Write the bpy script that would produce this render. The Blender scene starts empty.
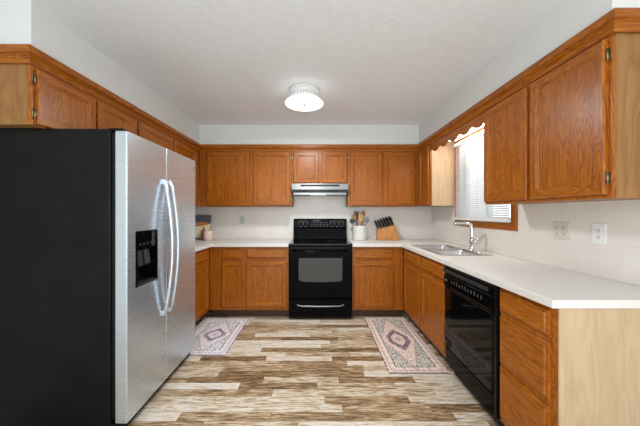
import bpy, bmesh, math, random
from mathutils import Vector, Matrix, Euler
R = math.radians
PI = math.pi
random.seed(7)
SC = bpy.context.scene
COL = SC.collection

# ------------------------------------------------------------------ camera
cam_d = bpy.data.cameras.new('camera')
cam_d.sensor_width = 36.0
cam_d.lens = 264.0 / 640.0 * 36.0
cam_d.shift_x = 2.0 / 640.0
cam_d.clip_start = 0.02
cam = bpy.data.objects.new('camera', cam_d)
cam.location = (0, 0, 1.285)
cam.rotation_euler = (R(90), 0, 0)
COL.objects.link(cam)
SC.camera = cam

# ------------------------------------------------------------------ world, lights, exposure
SC.view_settings.view_transform = 'Standard'
SC.view_settings.look = 'None'
SC.view_settings.gamma = 1.0
SC.view_settings.use_curve_mapping = False
SC.view_settings.exposure = 0.38
world = bpy.data.worlds.new('daylight')
SC.world = world
world.use_nodes = True
bg = world.node_tree.nodes['Background']
bg.inputs['Color'].default_value = (0.88, 0.95, 1.0, 1)
bg.inputs['Strength'].default_value = 1.12

def area_light(name, loc, rot, sx, sy, power, color):
    d = bpy.data.lights.new(name, 'AREA')
    d.shape = 'RECTANGLE'; d.size = sx; d.size_y = sy
    d.energy = power; d.color = color
    o = bpy.data.objects.new(name, d)
    o.location = loc; o.rotation_euler = rot
    COL.objects.link(o)
    return o
# daylight from the open dining side behind the camera, and from the sky outside the sink window
area_light('dining_daylight', (0.1, -1.4, 1.75), (R(84), 0, 0), 3.0, 1.7, 21, (0.93, 0.97, 1.0))
# added fill light with no real source, aimed up to brighten the ceiling
area_light('ceiling_fill', (0.0, -0.55, 0.75), (R(180-42), 0, 0), 1.6, 1.0, 17, (0.93, 0.97, 1.0))
area_light('window_daylight', (2.15, 2.64, 1.75), (0, R(90), 0), 1.2, 1.2, 3, (0.95, 0.98, 1.0))

# ------------------------------------------------------------------ materials
M = {}
def new_mat(name):
    m = bpy.data.materials.new(name); m.use_nodes = True
    nt = m.node_tree
    b = nt.nodes['Principled BSDF']
    M[name] = m
    return m, nt, b
def N(nt, typ, **kw):
    n = nt.nodes.new(typ)
    for k, v in kw.items():
        setattr(n, k, v)
    return n
def math_node(nt, op, a, b=None, c=None):
    n = nt.nodes.new('ShaderNodeMath'); n.operation = op
    for i, v in enumerate((a, b, c)):
        if v is None: continue
        if isinstance(v, (int, float)): n.inputs[i].default_value = v
        else: nt.links.new(v, n.inputs[i])
    return n.outputs[0]
def ramp(nt, fac, stops):
    n = nt.nodes.new('ShaderNodeValToRGB')
    el = n.color_ramp.elements
    while len(el) < len(stops): el.new(0.5)
    for e, (p, c) in zip(el, stops):
        e.position = p; e.color = (*c, 1)
    nt.links.new(fac, n.inputs[0])
    return n.outputs[0]
def scaled_coords(nt, scale, rand=True):
    tc = N(nt, 'ShaderNodeTexCoord')
    v = tc.outputs['Object']
    if rand:
        oi = N(nt, 'ShaderNodeObjectInfo')
        ad = N(nt, 'ShaderNodeVectorMath', operation='ADD')
        ml = math_node(nt, 'MULTIPLY', oi.outputs['Random'], 17.0)
        nt.links.new(v, ad.inputs[0]); nt.links.new(ml, ad.inputs[1])
        v = ad.outputs[0]
    mp = N(nt, 'ShaderNodeVectorMath', operation='MULTIPLY')
    nt.links.new(v, mp.inputs[0]); mp.inputs[1].default_value = scale
    return mp.outputs[0]
def noise(nt, vec, scale, detail=3, rough=0.5, dist=0.0):
    n = N(nt, 'ShaderNodeTexNoise')
    n.inputs['Scale'].default_value = scale; n.inputs['Detail'].default_value = detail
    n.inputs['Roughness'].default_value = rough; n.inputs['Distortion'].default_value = dist
    nt.links.new(vec, n.inputs['Vector'])
    return n.outputs['Fac']
def bump(nt, b, h, strength, dist=0.001):
    n = N(nt, 'ShaderNodeBump')
    n.inputs['Strength'].default_value = strength; n.inputs['Distance'].default_value = dist
    nt.links.new(h, n.inputs['Height']); nt.links.new(n.outputs[0], b.inputs['Normal'])

def plain(name, col, rough=0.5, metal=0.0, var=0.04, nscale=30, coat=0.0, spec=None):
    m, nt, b = new_mat(name)
    v = scaled_coords(nt, (1, 1, 1))
    f = noise(nt, v, nscale, 4)
    c = ramp(nt, f, [(0.3, tuple(max(0, x * (1 - var)) for x in col)), (0.7, tuple(min(1, x * (1 + var)) for x in col))])
    nt.links.new(c, b.inputs['Base Color'])
    b.inputs['Roughness'].default_value = rough
    b.inputs['Metallic'].default_value = metal
    b.inputs['Coat Weight'].default_value = coat
    if spec is not None: b.inputs['Specular IOR Level'].default_value = spec
    return m

def oak(name, axis, dark, mid, light, rough=0.33, fig=22.0):
    m, nt, b = new_mat(name)
    lo = [10.0, 10.0, 10.0]; lo[axis] = 1.7
    hi = [230.0, 230.0, 230.0]; hi[axis] = 7.0
    md = [38.0, 38.0, 38.0]; md[axis] = 1.6
    n1 = noise(nt, scaled_coords(nt, lo), 1.0, 2, 0.45, 0.25)
    ring = math_node(nt, 'PINGPONG', math_node(nt, 'MULTIPLY', n1, fig), 0.5)
    ring = math_node(nt, 'MULTIPLY', ring, 2.0)
    pores = noise(nt, scaled_coords(nt, hi), 1.0, 2, 0.5)
    band = noise(nt, scaled_coords(nt, md), 1.0, 2, 0.5)
    f = math_node(nt, 'ADD', math_node(nt, 'MULTIPLY', ring, 0.22), math_node(nt, 'MULTIPLY', pores, 0.48))
    f = math_node(nt, 'ADD', f, math_node(nt, 'MULTIPLY', band, 0.30))
    c = ramp(nt, f, [(0.28, dark), (0.5, mid), (0.72, light)])
    nt.links.new(c, b.inputs['Base Color'])
    b.inputs['Roughness'].default_value = rough
    b.inputs['Specular IOR Level'].default_value = 0.34
    bump(nt, b, pores, 0.08)
    return m
OD, OM, OL = (0.170, 0.041, 0.0020), (0.325, 0.090, 0.0045), (0.450, 0.155, 0.014)
oak('oak_upright', 2, OD, OM, OL)
oak('oak_across', 0, OD, OM, OL)
oak('oak_lengthwise', 1, OD, OM, OL)
oak('oak_veneer', 2, (0.22, 0.098, 0.026), (0.29, 0.138, 0.041), (0.35, 0.180, 0.060), 0.42, 7.0)
oak('pale_veneer', 2, (0.46, 0.32, 0.185), (0.53, 0.38, 0.23), (0.58, 0.43, 0.275), 0.5, 6.0)
oak('block_wood', 2, (0.33, 0.13, 0.035), (0.52, 0.22, 0.07), (0.62, 0.30, 0.10), 0.45, 9.0)
oak('spoon_wood', 2, (0.36, 0.16, 0.05), (0.52, 0.26, 0.09), (0.62, 0.35, 0.15), 0.5, 6.0)

plain('wall_paint', (0.74, 0.755, 0.735), 0.85, var=0.015, nscale=60)
plain('white_plastic', (0.80, 0.80, 0.78), 0.35, var=0.01)
plain('bisque_plastic', (0.66, 0.62, 0.54), 0.4, var=0.01)
plain('grey_plastic', (0.52, 0.53, 0.52), 0.4, var=0.01)
plain('black_enamel', (0.002, 0.002, 0.002), 0.13, var=0.1, spec=0.07)
plain('black_glass', (0.003, 0.003, 0.003), 0.05, var=0.1, spec=0.2)
plain('black_plastic', (0.005, 0.005, 0.005), 0.32, var=0.1, spec=0.2)
plain('charcoal_trim', (0.030, 0.031, 0.033), 0.30, var=0.1, spec=0.3)
plain('toe_black', (0.018, 0.014, 0.012), 0.6, var=0.2)
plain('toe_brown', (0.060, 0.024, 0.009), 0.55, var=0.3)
plain('oven_glass', (0.035, 0.036, 0.036), 0.16, var=0.1, spec=0.7)
plain('slot_black', (0.02, 0.02, 0.02), 0.7)
plain('brass', (0.30, 0.22, 0.12), 0.4, 1.0, 0.08)
plain('chrome', (0.80, 0.81, 0.82), 0.08, 1.0, 0.01)
plain('crock_white', (0.80, 0.79, 0.76), 0.35, var=0.06, nscale=25)
plain('pink_ceramic', (0.80, 0.60, 0.52), 0.4, var=0.06, nscale=40)
plain('utensil_grey', (0.055, 0.055, 0.055), 0.4, var=0.15)
plain('utensil_steel', (0.26, 0.26, 0.26), 0.3, 1.0, 0.05)
plain('mark_white', (0.20, 0.20, 0.20), 0.8, spec=0.1)
plain('mark_grey', (0.06, 0.06, 0.062), 0.8, spec=0.1)
plain('badge_dark', (0.06, 0.06, 0.07), 0.3)
plain('slat_white', (0.76, 0.77, 0.77), 0.5, var=0.01)
plain('cover_slate', (0.13, 0.15, 0.17), 0.4, var=0.12, nscale=40)
plain('cover_cream', (0.86, 0.70, 0.46), 0.45, var=0.06, nscale=40)
plain('cover_orange', (0.55, 0.19, 0.05), 0.45, var=0.35, nscale=70)
plain('cover_green', (0.10, 0.13, 0.06), 0.5, var=0.3, nscale=80)
plain('page_white', (0.78, 0.76, 0.70), 0.7)
plain('stand_brown', (0.24, 0.12, 0.045), 0.45, var=0.15, nscale=50)

# textured ceiling
m, nt, b = new_mat('ceiling_texture')
v = scaled_coords(nt, (1, 1, 1), False)
n1 = noise(nt, v, 70, 3, 0.6); n2 = noise(nt, v, 24, 3, 0.6)
hsum = math_node(nt, 'ADD', n1, math_node(nt, 'MULTIPLY', n2, 0.7))
nt.links.new(ramp(nt, n2, [(0.3, (0.775, 0.80, 0.81)), (0.7, (0.82, 0.845, 0.855))]), b.inputs['Base Color'])
b.inputs['Roughness'].default_value = 0.9
bump(nt, b, hsum, 0.42, 0.006)

# laminate counter
m, nt, b = new_mat('laminate')
v = scaled_coords(nt, (1, 1, 1), False)
nt.links.new(ramp(nt, noise(nt, v, 160, 4, 0.7), [(0.3, (0.68, 0.66, 0.615)), (0.7, (0.75, 0.73, 0.69))]), b.inputs['Base Color'])
b.inputs['Roughness'].default_value = 0.34

# brushed steel
def steel(name, stretch, col, rough, met=1.0):
    m, nt, b = new_mat(name)
    f = noise(nt, scaled_coords(nt, stretch), 1.0, 3, 0.6)
    nt.links.new(ramp(nt, f, [(0.3, tuple(x * 0.97 for x in col)), (0.7, col)]), b.inputs['Base Color'])
    b.inputs['Metallic'].default_value = met
    b.inputs['Anisotropic'].default_value = 0.75; b.inputs['Anisotropic Rotation'].default_value = 0.25
    tg = N(nt, 'ShaderNodeTangent', direction_type='RADIAL', axis='Z'); nt.links.new(tg.outputs[0], b.inputs['Tangent'])
    r = math_node(nt, 'MULTIPLY_ADD', f, 0.06, rough)
    nt.links.new(r, b.inputs['Roughness'])
    bump(nt, b, f, 0.03, 0.00005)
steel('brushed_steel', (2, 2, 420), (0.62, 0.685, 0.745), 0.25, 0.80)
steel('hood_steel', (2, 300, 300), (0.28, 0.285, 0.29), 0.38)
steel('sink_steel', (60, 60, 60), (0.66, 0.66, 0.65), 0.22)

# fridge side: pebbled black with faint smudges
m, nt, b = new_mat('pebbled_black')
v = scaled_coords(nt, (1, 1, 1))
sm = noise(nt, v, 7, 5, 0.65)
nt.links.new(ramp(nt, sm, [(0.35, (0.0015, 0.0015, 0.0018)), (0.75, (0.005, 0.0053, 0.006))]), b.inputs['Base Color'])
b.inputs['Roughness'].default_value = 0.42
b.inputs['Specular IOR Level'].default_value = 0.20
bump(nt, b, noise(nt, v, 260, 2), 0.25, 0.002)

# glass
m, nt, b = new_mat('window_glass')
b.inputs['Base Color'].default_value = (0.95, 0.98, 0.97, 1)
b.inputs['Transmission Weight'].default_value = 1.0
b.inputs['Roughness'].default_value = 0.0
b.inputs['IOR'].default_value = 1.1

# translucent blind slats
m, nt, b = new_mat('blind_vinyl')
nt.links.new(ramp(nt, noise(nt, scaled_coords(nt, (1, 1, 1)), 12, 2), [(0.3, (0.74, 0.75, 0.75)), (0.7, (0.77, 0.78, 0.78))]), b.inputs['Base Color'])
b.inputs['Roughness'].default_value = 0.45
tr = N(nt, 'ShaderNodeBsdfTranslucent'); tr.inputs[0].default_value = (0.9, 0.93, 0.95, 1)
mx = N(nt, 'ShaderNodeMixShader'); mx.inputs[0].default_value = 0.08
nt.links.new(b.outputs[0], mx.inputs[1]); nt.links.new(tr.outputs[0], mx.inputs[2])
nt.links.new(mx.outputs[0], nt.nodes['Material Output'].inputs[0])

def glow(name, col, strength):
    m, nt, b = new_mat(name)
    f = noise(nt, scaled_coords(nt, (1, 1, 1)), 8, 2)
    nt.links.new(ramp(nt, f, [(0.3, tuple(c * 0.97 for c in col)), (0.7, col)]), b.inputs['Emission Color'])
    b.inputs['Base Color'].default_value = (0.8, 0.8, 0.8, 1)
    b.inputs['Emission Strength'].default_value = strength
glow('lamp_glow', (1.0, 0.99, 0.96), 1.4)
plain('lamp_white', (0.74, 0.74, 0.73), 0.4, var=0.01)
glow('tube_glow', (1.0, 0.90, 0.82), 17.0)
glow('hood_lens', (1.0, 0.97, 0.92), 0.1)

# glazed wall tile, 108 mm with faint grout
def tile(name, ax):
    m, nt, b = new_mat(name)
    tc = N(nt, 'ShaderNodeTexCoord'); sp = N(nt, 'ShaderNodeSeparateXYZ')
    nt.links.new(tc.outputs['Object'], sp.inputs[0])
    u = sp.outputs[ax]; w = sp.outputs[2]
    T = 0.108
    def edge(c, off):
        p = math_node(nt, 'PINGPONG', math_node(nt, 'ADD', c, off), T / 2)
        return math_node(nt, 'LESS_THAN', p, 0.0016)
    g = math_node(nt, 'MAXIMUM', edge(u, 0.0), edge(w, -0.914 - 0.108 + T * 10))
    ti = math_node(nt, 'FLOOR', math_node(nt, 'DIVIDE', u, T)); tj = math_node(nt, 'FLOOR', math_node(nt, 'DIVIDE', w, T))
    cb = N(nt, 'ShaderNodeCombineXYZ'); nt.links.new(ti, cb.inputs[0]); nt.links.new(tj, cb.inputs[1])
    wn = N(nt, 'ShaderNodeTexWhiteNoise'); nt.links.new(cb.outputs[0], wn.inputs['Vector'])
    base = ramp(nt, wn.outputs['Value'], [(0.0, (0.74, 0.69, 0.63)), (1.0, (0.77, 0.72, 0.66))])
    mixn = N(nt, 'ShaderNodeMix', data_type='RGBA')
    nt.links.new(math_node(nt, 'MULTIPLY', g, 0.5), mixn.inputs['Factor'])
    nt.links.new(base, mixn.inputs['A']); mixn.inputs['B'].default_value = (0.86, 0.85, 0.83, 1)
    nt.links.new(mixn.outputs['Result'], b.inputs['Base Color'])
    b.inputs['Roughness'].default_value = 0.25
    bump(nt, b, math_node(nt, 'SUBTRACT', 1.0, g), 0.25, 0.001)
tile('tile_back', 0)
tile('tile_side', 1)

# distressed planks running left-right
m, nt, b = new_mat('plank_floor')
tc = N(nt, 'ShaderNodeTexCoord'); sp = N(nt, 'ShaderNodeSeparateXYZ')
nt.links.new(tc.outputs['Object'], sp.inputs[0])
x, y = sp.outputs[0], sp.outputs[1]
PWD, PLN = 0.074, 0.58
rowf = math_node(nt, 'DIVIDE', y, PWD); row = math_node(nt, 'FLOOR', rowf)
wr = N(nt, 'ShaderNodeTexWhiteNoise', noise_dimensions='1D'); nt.links.new(row, wr.inputs['W'])
cf = math_node(nt, 'ADD', math_node(nt, 'DIVIDE', x, PLN), math_node(nt, 'MULTIPLY', wr.outputs['Value'], 7.0))
colm = math_node(nt, 'FLOOR', cf)
cb = N(nt, 'ShaderNodeCombineXYZ'); nt.links.new(row, cb.inputs[0]); nt.links.new(colm, cb.inputs[1])
wn = N(nt, 'ShaderNodeTexWhiteNoise'); nt.links.new(cb.outputs[0], wn.inputs['Vector'])
cb2 = N(nt, 'ShaderNodeCombineXYZ')
nt.links.new(math_node(nt, 'ADD', math_node(nt, 'MULTIPLY', x, 2.4), math_node(nt, 'MULTIPLY', wn.outputs['Value'], 40)), cb2.inputs[0])
nt.links.new(math_node(nt, 'MULTIPLY', y, 19.0), cb2.inputs[1])
nt.links.new(math_node(nt, 'MULTIPLY', wn.outputs['Value'], 31), cb2.inputs[2])
d1 = noise(nt, cb2.outputs[0], 3.4, 12, 0.80, 0.3)
cb3 = N(nt, 'ShaderNodeCombineXYZ')
nt.links.new(math_node(nt, 'MULTIPLY', x, 5.0), cb3.inputs[0]); nt.links.new(math_node(nt, 'MULTIPLY', y, 120.0), cb3.inputs[1])
d2 = noise(nt, cb3.outputs[0], 1.0, 4, 0.6)
t = math_node(nt, 'ADD', math_node(nt, 'MULTIPLY', wn.outputs['Value'], 0.60), math_node(nt, 'MULTIPLY', math_node(nt, 'SUBTRACT', d1, 0.5), 2.3))
t = math_node(nt, 'ADD', t, math_node(nt, 'MULTIPLY', math_node(nt, 'SUBTRACT', d2, 0.5), 1.15))
t = math_node(nt, 'ADD', t, 0.130)
c = ramp(nt, t, [(0.02, (0.10, 0.055, 0.025)), (0.20, (0.27, 0.165, 0.078)), (0.40, (0.48, 0.345, 0.195)), (0.55, (0.66, 0.56, 0.43)), (0.74, (0.75, 0.70, 0.62))])
fr = math_node(nt, 'PINGPONG', rowf, 0.5); fc = math_node(nt, 'PINGPONG', cf, 0.5)
seam = math_node(nt, 'MAXIMUM', math_node(nt, 'LESS_THAN', fr, 0.012), math_node(nt, 'LESS_THAN', fc, 0.0018))
mixn = N(nt, 'ShaderNodeMix', data_type='RGBA')
nt.links.new(math_node(nt, 'MULTIPLY', seam, 0.5), mixn.inputs['Factor'])
nt.links.new(c, mixn.inputs['A']); mixn.inputs['B'].default_value = (0.08, 0.05, 0.03, 1)
nt.links.new(mixn.outputs['Result'], b.inputs['Base Color'])
b.inputs['Roughness'].default_value = 0.42
bump(nt, b, d2, 0.1, 0.002)

# woven rug, colours of the weave in the mesh's own colour layer
m, nt, b = new_mat('rug_weave')
at = N(nt, 'ShaderNodeAttribute', attribute_name='weave')
v = scaled_coords(nt, (1, 1, 1))
f = noise(nt, v, 90, 4, 0.7)
mixn = N(nt, 'ShaderNodeMix', data_type='RGBA', blend_type='MULTIPLY'); mixn.inputs['Factor'].default_value = 0.6
nt.links.new(at.outputs['Color'], mixn.inputs['A'])
nt.links.new(ramp(nt, f, [(0.25, (0.74, 0.74, 0.75)), (0.6, (1, 1, 1))]), mixn.inputs['B'])
nt.links.new(mixn.outputs['Result'], b.inputs['Base Color'])
b.inputs['Roughness'].default_value = 0.95
bump(nt, b, noise(nt, v, 400, 2), 0.4, 0.002)

# ------------------------------------------------------------------ mesh helpers
class MB:
    def __init__(s): s.bm = bmesh.new()
    def box(s, x0, x1, y0, y1, z0, z1, mi=0):
        vs = [s.bm.verts.new(p) for p in ((x0,y0,z0),(x1,y0,z0),(x1,y1,z0),(x0,y1,z0),(x0,y0,z1),(x1,y0,z1),(x1,y1,z1),(x0,y1,z1))]
        for q in ((3,2,1,0),(4,5,6,7),(0,1,5,4),(1,2,6,5),(2,3,7,6),(3,0,4,7)):
            f = s.bm.faces.new([vs[i] for i in q]); f.material_index = mi
        return vs
    def rings(s, x0, x1, z0, z1, prof, cap_front=False, cap_back=True, mis=(0, 1), cmi=0):
        """rectangular frame facing -y, from (inset, y) profile; mis = material of sides, of top/bottom"""
        loops = []
        for ins, yy in prof:
            loops.append([s.bm.verts.new(p) for p in ((x0+ins,yy,z0+ins),(x1-ins,yy,z0+ins),(x1-ins,yy,z1-ins),(x0+ins,yy,z1-ins))])
        for a, c in zip(loops, loops[1:]):
            for i in range(4):
                j = (i + 1) % 4
                f = s.bm.faces.new((a[i], a[j], c[j], c[i])); f.material_index = mis[1] if i % 2 == 0 else mis[0]
        if cap_back: s.bm.faces.new(loops[0][::-1]).material_index = cmi
        if cap_front: s.bm.faces.new(loops[-1]).material_index = cmi
    def prism(s, pts, d0, d1, axis, mi=0):
        """polygon pts extruded along axis between d0 and d1"""
        def P(p, d):
            a, c = p
            return {0: (d, a, c), 1: (a, d, c), 2: (a, c, d)}[axis]
        A = [s.bm.verts.new(P(p, d0)) for p in pts]; B = [s.bm.verts.new(P(p, d1)) for p in pts]
        n = len(pts)
        fs = [s.bm.faces.new(A), s.bm.faces.new(B[::-1])]
        for i in range(n):
            j = (i + 1) % n
            fs.append(s.bm.faces.new((A[i], B[i], B[j], A[j])))
        for f in fs: f.material_index = mi
        return A + B
    def lathe(s, prof, cx, cy, seg=32, mi=0, closed=True):
        loops = []
        for r, z in prof:
            if r < 1e-6: loops.append([s.bm.verts.new((cx, cy, z))])
            else: loops.append([s.bm.verts.new((cx + r*math.cos(2*PI*i/seg), cy + r*math.sin(2*PI*i/seg), z)) for i in range(seg)])
        for a, c in zip(loops, loops[1:]):
            for i in range(seg):
                j = (i + 1) % seg
                if len(a) == 1 and len(c) == 1: continue
                if len(a) == 1: q = (a[0], c[i], c[j])
                elif len(c) == 1: q = (a[i], c[0], a[j])
                else: q = (a[i], c[i], c[j], a[j])
                f = s.bm.faces.new(q); f.material_index = mi; f.smooth = True
        return [v for l in loops for v in l]
    def tube(s, pts, rad, seg=12, mi=0, caps=True):
        pts = [Vector(p) for p in pts]
        rads = rad if isinstance(rad, (list, tuple)) else [rad] * len(pts)
        loops = []
        t0 = (pts[1] - pts[0]).normalized()
        up = Vector((0, 0, 1)) if abs(t0.z) < 0.9 else Vector((1, 0, 0))
        nrm = t0.cross(up).normalized()
        for k, p in enumerate(pts):
            if k == 0: t = t0
            elif k == len(pts) - 1: t = (pts[-1] - pts[-2]).normalized()
            else: t = ((pts[k+1] - p).normalized() + (p - pts[k-1]).normalized()).normalized()
            nrm = (nrm - t * nrm.dot(t)).normalized(); bn = t.cross(nrm)
            loops.append([s.bm.verts.new(p + (nrm*math.cos(2*PI*i/seg) + bn*math.sin(2*PI*i/seg)) * rads[k]) for i in range(seg)])
        for a, c in zip(loops, loops[1:]):
            for i in range(seg):
                j = (i + 1) % seg
                f = s.bm.faces.new((a[i], a[j], c[j], c[i])); f.material_index = mi; f.smooth = True
        if caps:
            s.bm.faces.new(loops[0][::-1]).material_index = mi; s.bm.faces.new(loops[-1]).material_index = mi
        return [v for l in loops for v in l]
    def slab(s, us, vs_, filled, d0, d1, axis, mi=0):
        """grid cells (i,j) in filled, extruded along axis; shared vertices, so holes and L-shapes are one clean shell"""
        cache = {}
        def V(i, j, k):
            key = (i, j, k)
            if key not in cache:
                a, c, d = us[i], vs_[j], (d0, d1)[k]
                cache[key] = s.bm.verts.new({0: (d, a, c), 1: (a, d, c), 2: (a, c, d)}[axis])
            return cache[key]
        F = set(filled)
        for (i, j) in F:
            for k in (0, 1):
                s.bm.faces.new((V(i,j,k), V(i+1,j,k), V(i+1,j+1,k), V(i,j+1,k))).material_index = mi
            for (di, dj, a, c) in ((-1,0,(i,j),(i,j+1)), (1,0,(i+1,j),(i+1,j+1)), (0,-1,(i,j),(i+1,j)), (0,1,(i,j+1),(i+1,j+1))):
                if (i+di, j+dj) not in F:
                    s.bm.faces.new((V(*a,0), V(*c,0), V(*c,1), V(*a,1))).material_index = mi
    def move(s, verts, mat):
        for v in verts: v.co = mat @ v.co
    def build(s, name, mats, parent=None, bevel=0, seg=2, smooth=False, angle=30, subsurf=0):
        bm = s.bm
        bmesh.ops.recalc_face_normals(bm, faces=bm.faces)
        me = bpy.data.meshes.new(name)
        bm.to_mesh(me); bm.free()
        if isinstance(mats, str): mats = [mats]
        for k in mats: me.materials.append(M[k])
        if smooth:
            for p in me.polygons: p.use_smooth = True
        o = bpy.data.objects.new(name, me); COL.objects.link(o)
        if parent: o.parent = parent
        if bevel:
            md = o.modifiers.new('bevel', 'BEVEL'); md.width = bevel; md.segments = seg
            md.limit_method = 'ANGLE'; md.angle_limit = R(angle)
        if subsurf:
            md = o.modifiers.new('sub', 'SUBSURF'); md.levels = subsurf; md.render_levels = subsurf
        return o

def tag(o, label, cat, group=None):
    o['label'] = label; o['category'] = cat
    if group: o['group'] = group
    return o
def thing(name, label, cat, loc=(0, 0, 0), rz=0.0, group=None):
    o = bpy.data.objects.new(name, None); COL.objects.link(o)
    o.empty_display_size = 0.05
    o.location = loc; o.rotation_euler = (0, 0, R(rz))
    return tag(o, label, cat, group)
def struct(o):
    o['kind'] = 'structure'; return o
def part_label(o, l):
    o['label'] = l; return o

# ------------------------------------------------------------------ room shell
XL, XR, YB, ZC = -1.875, 1.64, 3.80, 2.45
SL, SR, SB, ZS = -1.57, 1.335, 3.49, 2.132          # soffit faces, soffit underside
YR, YF = -0.25, -0.7                                 # side walls stop here, the kitchen opens to the dining side
b_ = MB(); b_.box(XL-.1, XR+.1, -1.6, YB+.1, -.06, 0); struct(b_.build('floor', 'plank_floor'))
b_ = MB(); b_.box(XL-.1, XR+.1, YF, YB+.1, ZC, ZC+.06); struct(b_.build('ceiling', 'ceiling_texture'))
b_ = MB(); b_.box(XL-.1, XR+.12, YB, YB+.1, 0, ZC); struct(b_.build('wall_back', 'wall_paint'))
b_ = MB(); b_.box(XL-.1, XL, YR, YB, 0, ZC); struct(b_.build('wall_left', 'wall_paint'))
WY0, WY1, WZ0, WZ1 = 2.22, 3.06, 1.20, 2.07          # window opening
b_ = MB()
b_.slab([YR, WY0, WY1, YB], [0, WZ0, WZ1, ZC], [(i, j) for i in range(3) for j in range(3) if (i, j) != (1, 1)], XR, XR+.12, 0)
struct(b_.build('wall_right', 'wall_paint'))
# soffits
b_ = MB(); b_.box(XL, SL, 1.445, YB, ZS, ZC); struct(b_.build('soffit_left', 'wall_paint'))
b_ = MB(); b_.box(SR, XR, 1.198, YB, ZS, ZC); struct(b_.build('soffit_right', 'wall_paint'))
b_ = MB(); b_.box(SL, SR, SB, YB, ZS, ZC); struct(b_.build('soffit_back', 'wall_paint'))
# tiled splashbacks
b_ = MB(); b_.slab([XL, -.35, .40, XR-.008], [.914, 1.37, 1.53], [(0,0),(1,0),(2,0),(1,1)], YB-.008, YB, 1)
struct(b_.build('backsplash_back', 'tile_back'))
b_ = MB(); b_.slab([1.125, 2.155, 3.125, YB-.008], [.914, 1.136, 1.37], [(0,0),(1,0),(2,0),(0,1),(2,1)], XR-.008, XR, 0)
struct(b_.build('backsplash_right', 'tile_side'))

# crown moulding under the soffits (profile: out = distance in front of the cabinet face, z)
CR = [(0.0, 2.100), (0.007, 2.100), (0.007, 2.110), (0.012, 2.122), (0.020, 2.131), (0.030, 2.135), (0.030, 2.139), (0.040, 2.142), (0.042, 2.146), (0.042, 2.176), (0.039, 2.182), (0.0, 2.182)]
def crown(name, pts, mats):
    """pts: corner list of the face line, each with its outward offset direction (dx,dy) for unit 'out'"""
    b = MB(); loops = []
    for (px, py, dx, dy) in pts:
        loops.append([b.bm.verts.new((px + dx*o, py + dy*o, z)) for o, z in CR])
    n = len(CR)
    for a, c in zip(loops, loops[1:]):
        along_x = abs(a[0].co.x - c[0].co.x) > abs(a[0].co.y - c[0].co.y)
        for i in range(n):
            j = (i+1) % n
            b.bm.faces.new((a[i], a[j], c[j], c[i])).material_index = 0 if along_x else 1
    b.bm.faces.new(loops[0]); b.bm.faces.new(loops[-1][::-1])
    return struct(b.build(name, mats))
crown('trim_1', [(XL+.002, 1.44, 0, -1), (SL, 1.44, 1, -1), (SL, SB, 1, -1)], ['oak_across', 'oak_lengthwise'])
crown('trim_2', [(SL, SB, 1, -1), (SR, SB, -1, -1)], ['oak_across', 'oak_lengthwise'])
crown('trim_3', [(SR, SB, -1, -1), (SR, 1.192, -1, -1), (XR-.002, 1.192, 0, -1)], ['oak_across', 'oak_lengthwise'])

# window: oak casing, white sash, glass
win = struct(bpy.data.objects.new('window_1', None)); COL.objects.link(win); win.location = (XR, 2.64, WZ0)
b_ = MB()
oy0, oy1, oz0, oz1 = 2.155-2.64, 3.125-2.64, 1.137-WZ0, 2.13-WZ0
iy0, iy1, iz0, iz1 = WY0-2.64, WY1-2.64, 0.0, WZ1-WZ0
b_.slab([oy0, iy0, iy1, oy1], [oz0, iz0, iz1, oz1], [(i,j) for i in range(3) for j in range(3) if (i,j)!=(1,1)], -.022, 0, 0)
b_.build('casing', 'oak_lengthwise', win, bevel=.004)
b_ = MB(); s_ = .04
b_.slab([iy0, iy0+s_, -.02, .02, iy1-s_, iy1], [iz0, iz0+s_, iz1-s_, iz1], [(i,j) for i in range(5) for j in range(3) if not (j==1 and i in (1,3))], .05, .09, 0)
b_.build('sash', 'white_plastic', win, bevel=.003)
b_ = MB(); b_.box(.068, .072, iy0+s_, iy1-s_, iz0+s_, iz1-s_); b_.build('pane', 'window_glass', win)

# ------------------------------------------------------------------ cabinets
DOORP = [(0, 0), (0, -.014), (.005, -.020), (.046, -.020), (.050, -.0145), (.056, -.0145), (.060, -.009)]
DRAWP = [(0, 0), (0, -.008), (.003, -.0105), (.013, -.0115), (.016, -.019), (.019, -.0205)]
def door(p, x0, x1, z0, z1, hinge=None):
    b = MB(); b.rings(x0, x1, z0, z1, DOORP, cap_back=True, mis=(0, 1))
    d = b.build('door', ['oak_upright', 'oak_across'], p)
    b = MB(); b.box(x0+.058, x1-.058, -.010, -.004, z0+.058, z1-.058); b.build('door_panel', 'oak_upright', d)
    if hinge:
        hx = x0 - .006 if hinge < 0 else x1 + .006
        hh = min(.075, (z1 - z0) * .18)
        for zz in (z0 + hh, z1 - hh):
            b = MB()
            b.tube([(hx, -.008, zz-.026), (hx, -.008, zz+.026)], .0045, 8)
            b.box(hx-.011, hx+.011, -.0035, -.0005, zz-.020, zz+.020)
            for e in (-.029, .029): b.tube([(hx, -.008, zz+e-.003), (hx, -.008, zz+e+.003)], .0038, 8)
            b.build('hinge', 'brass', d)
    return d
def drawer(p, x0, x1, z0, z1):
    b = MB(); b.rings(x0, x1, z0, z1, DRAWP, cap_front=True, mis=(0, 0))
    return b.build('drawer_front', 'oak_across', p)
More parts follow.
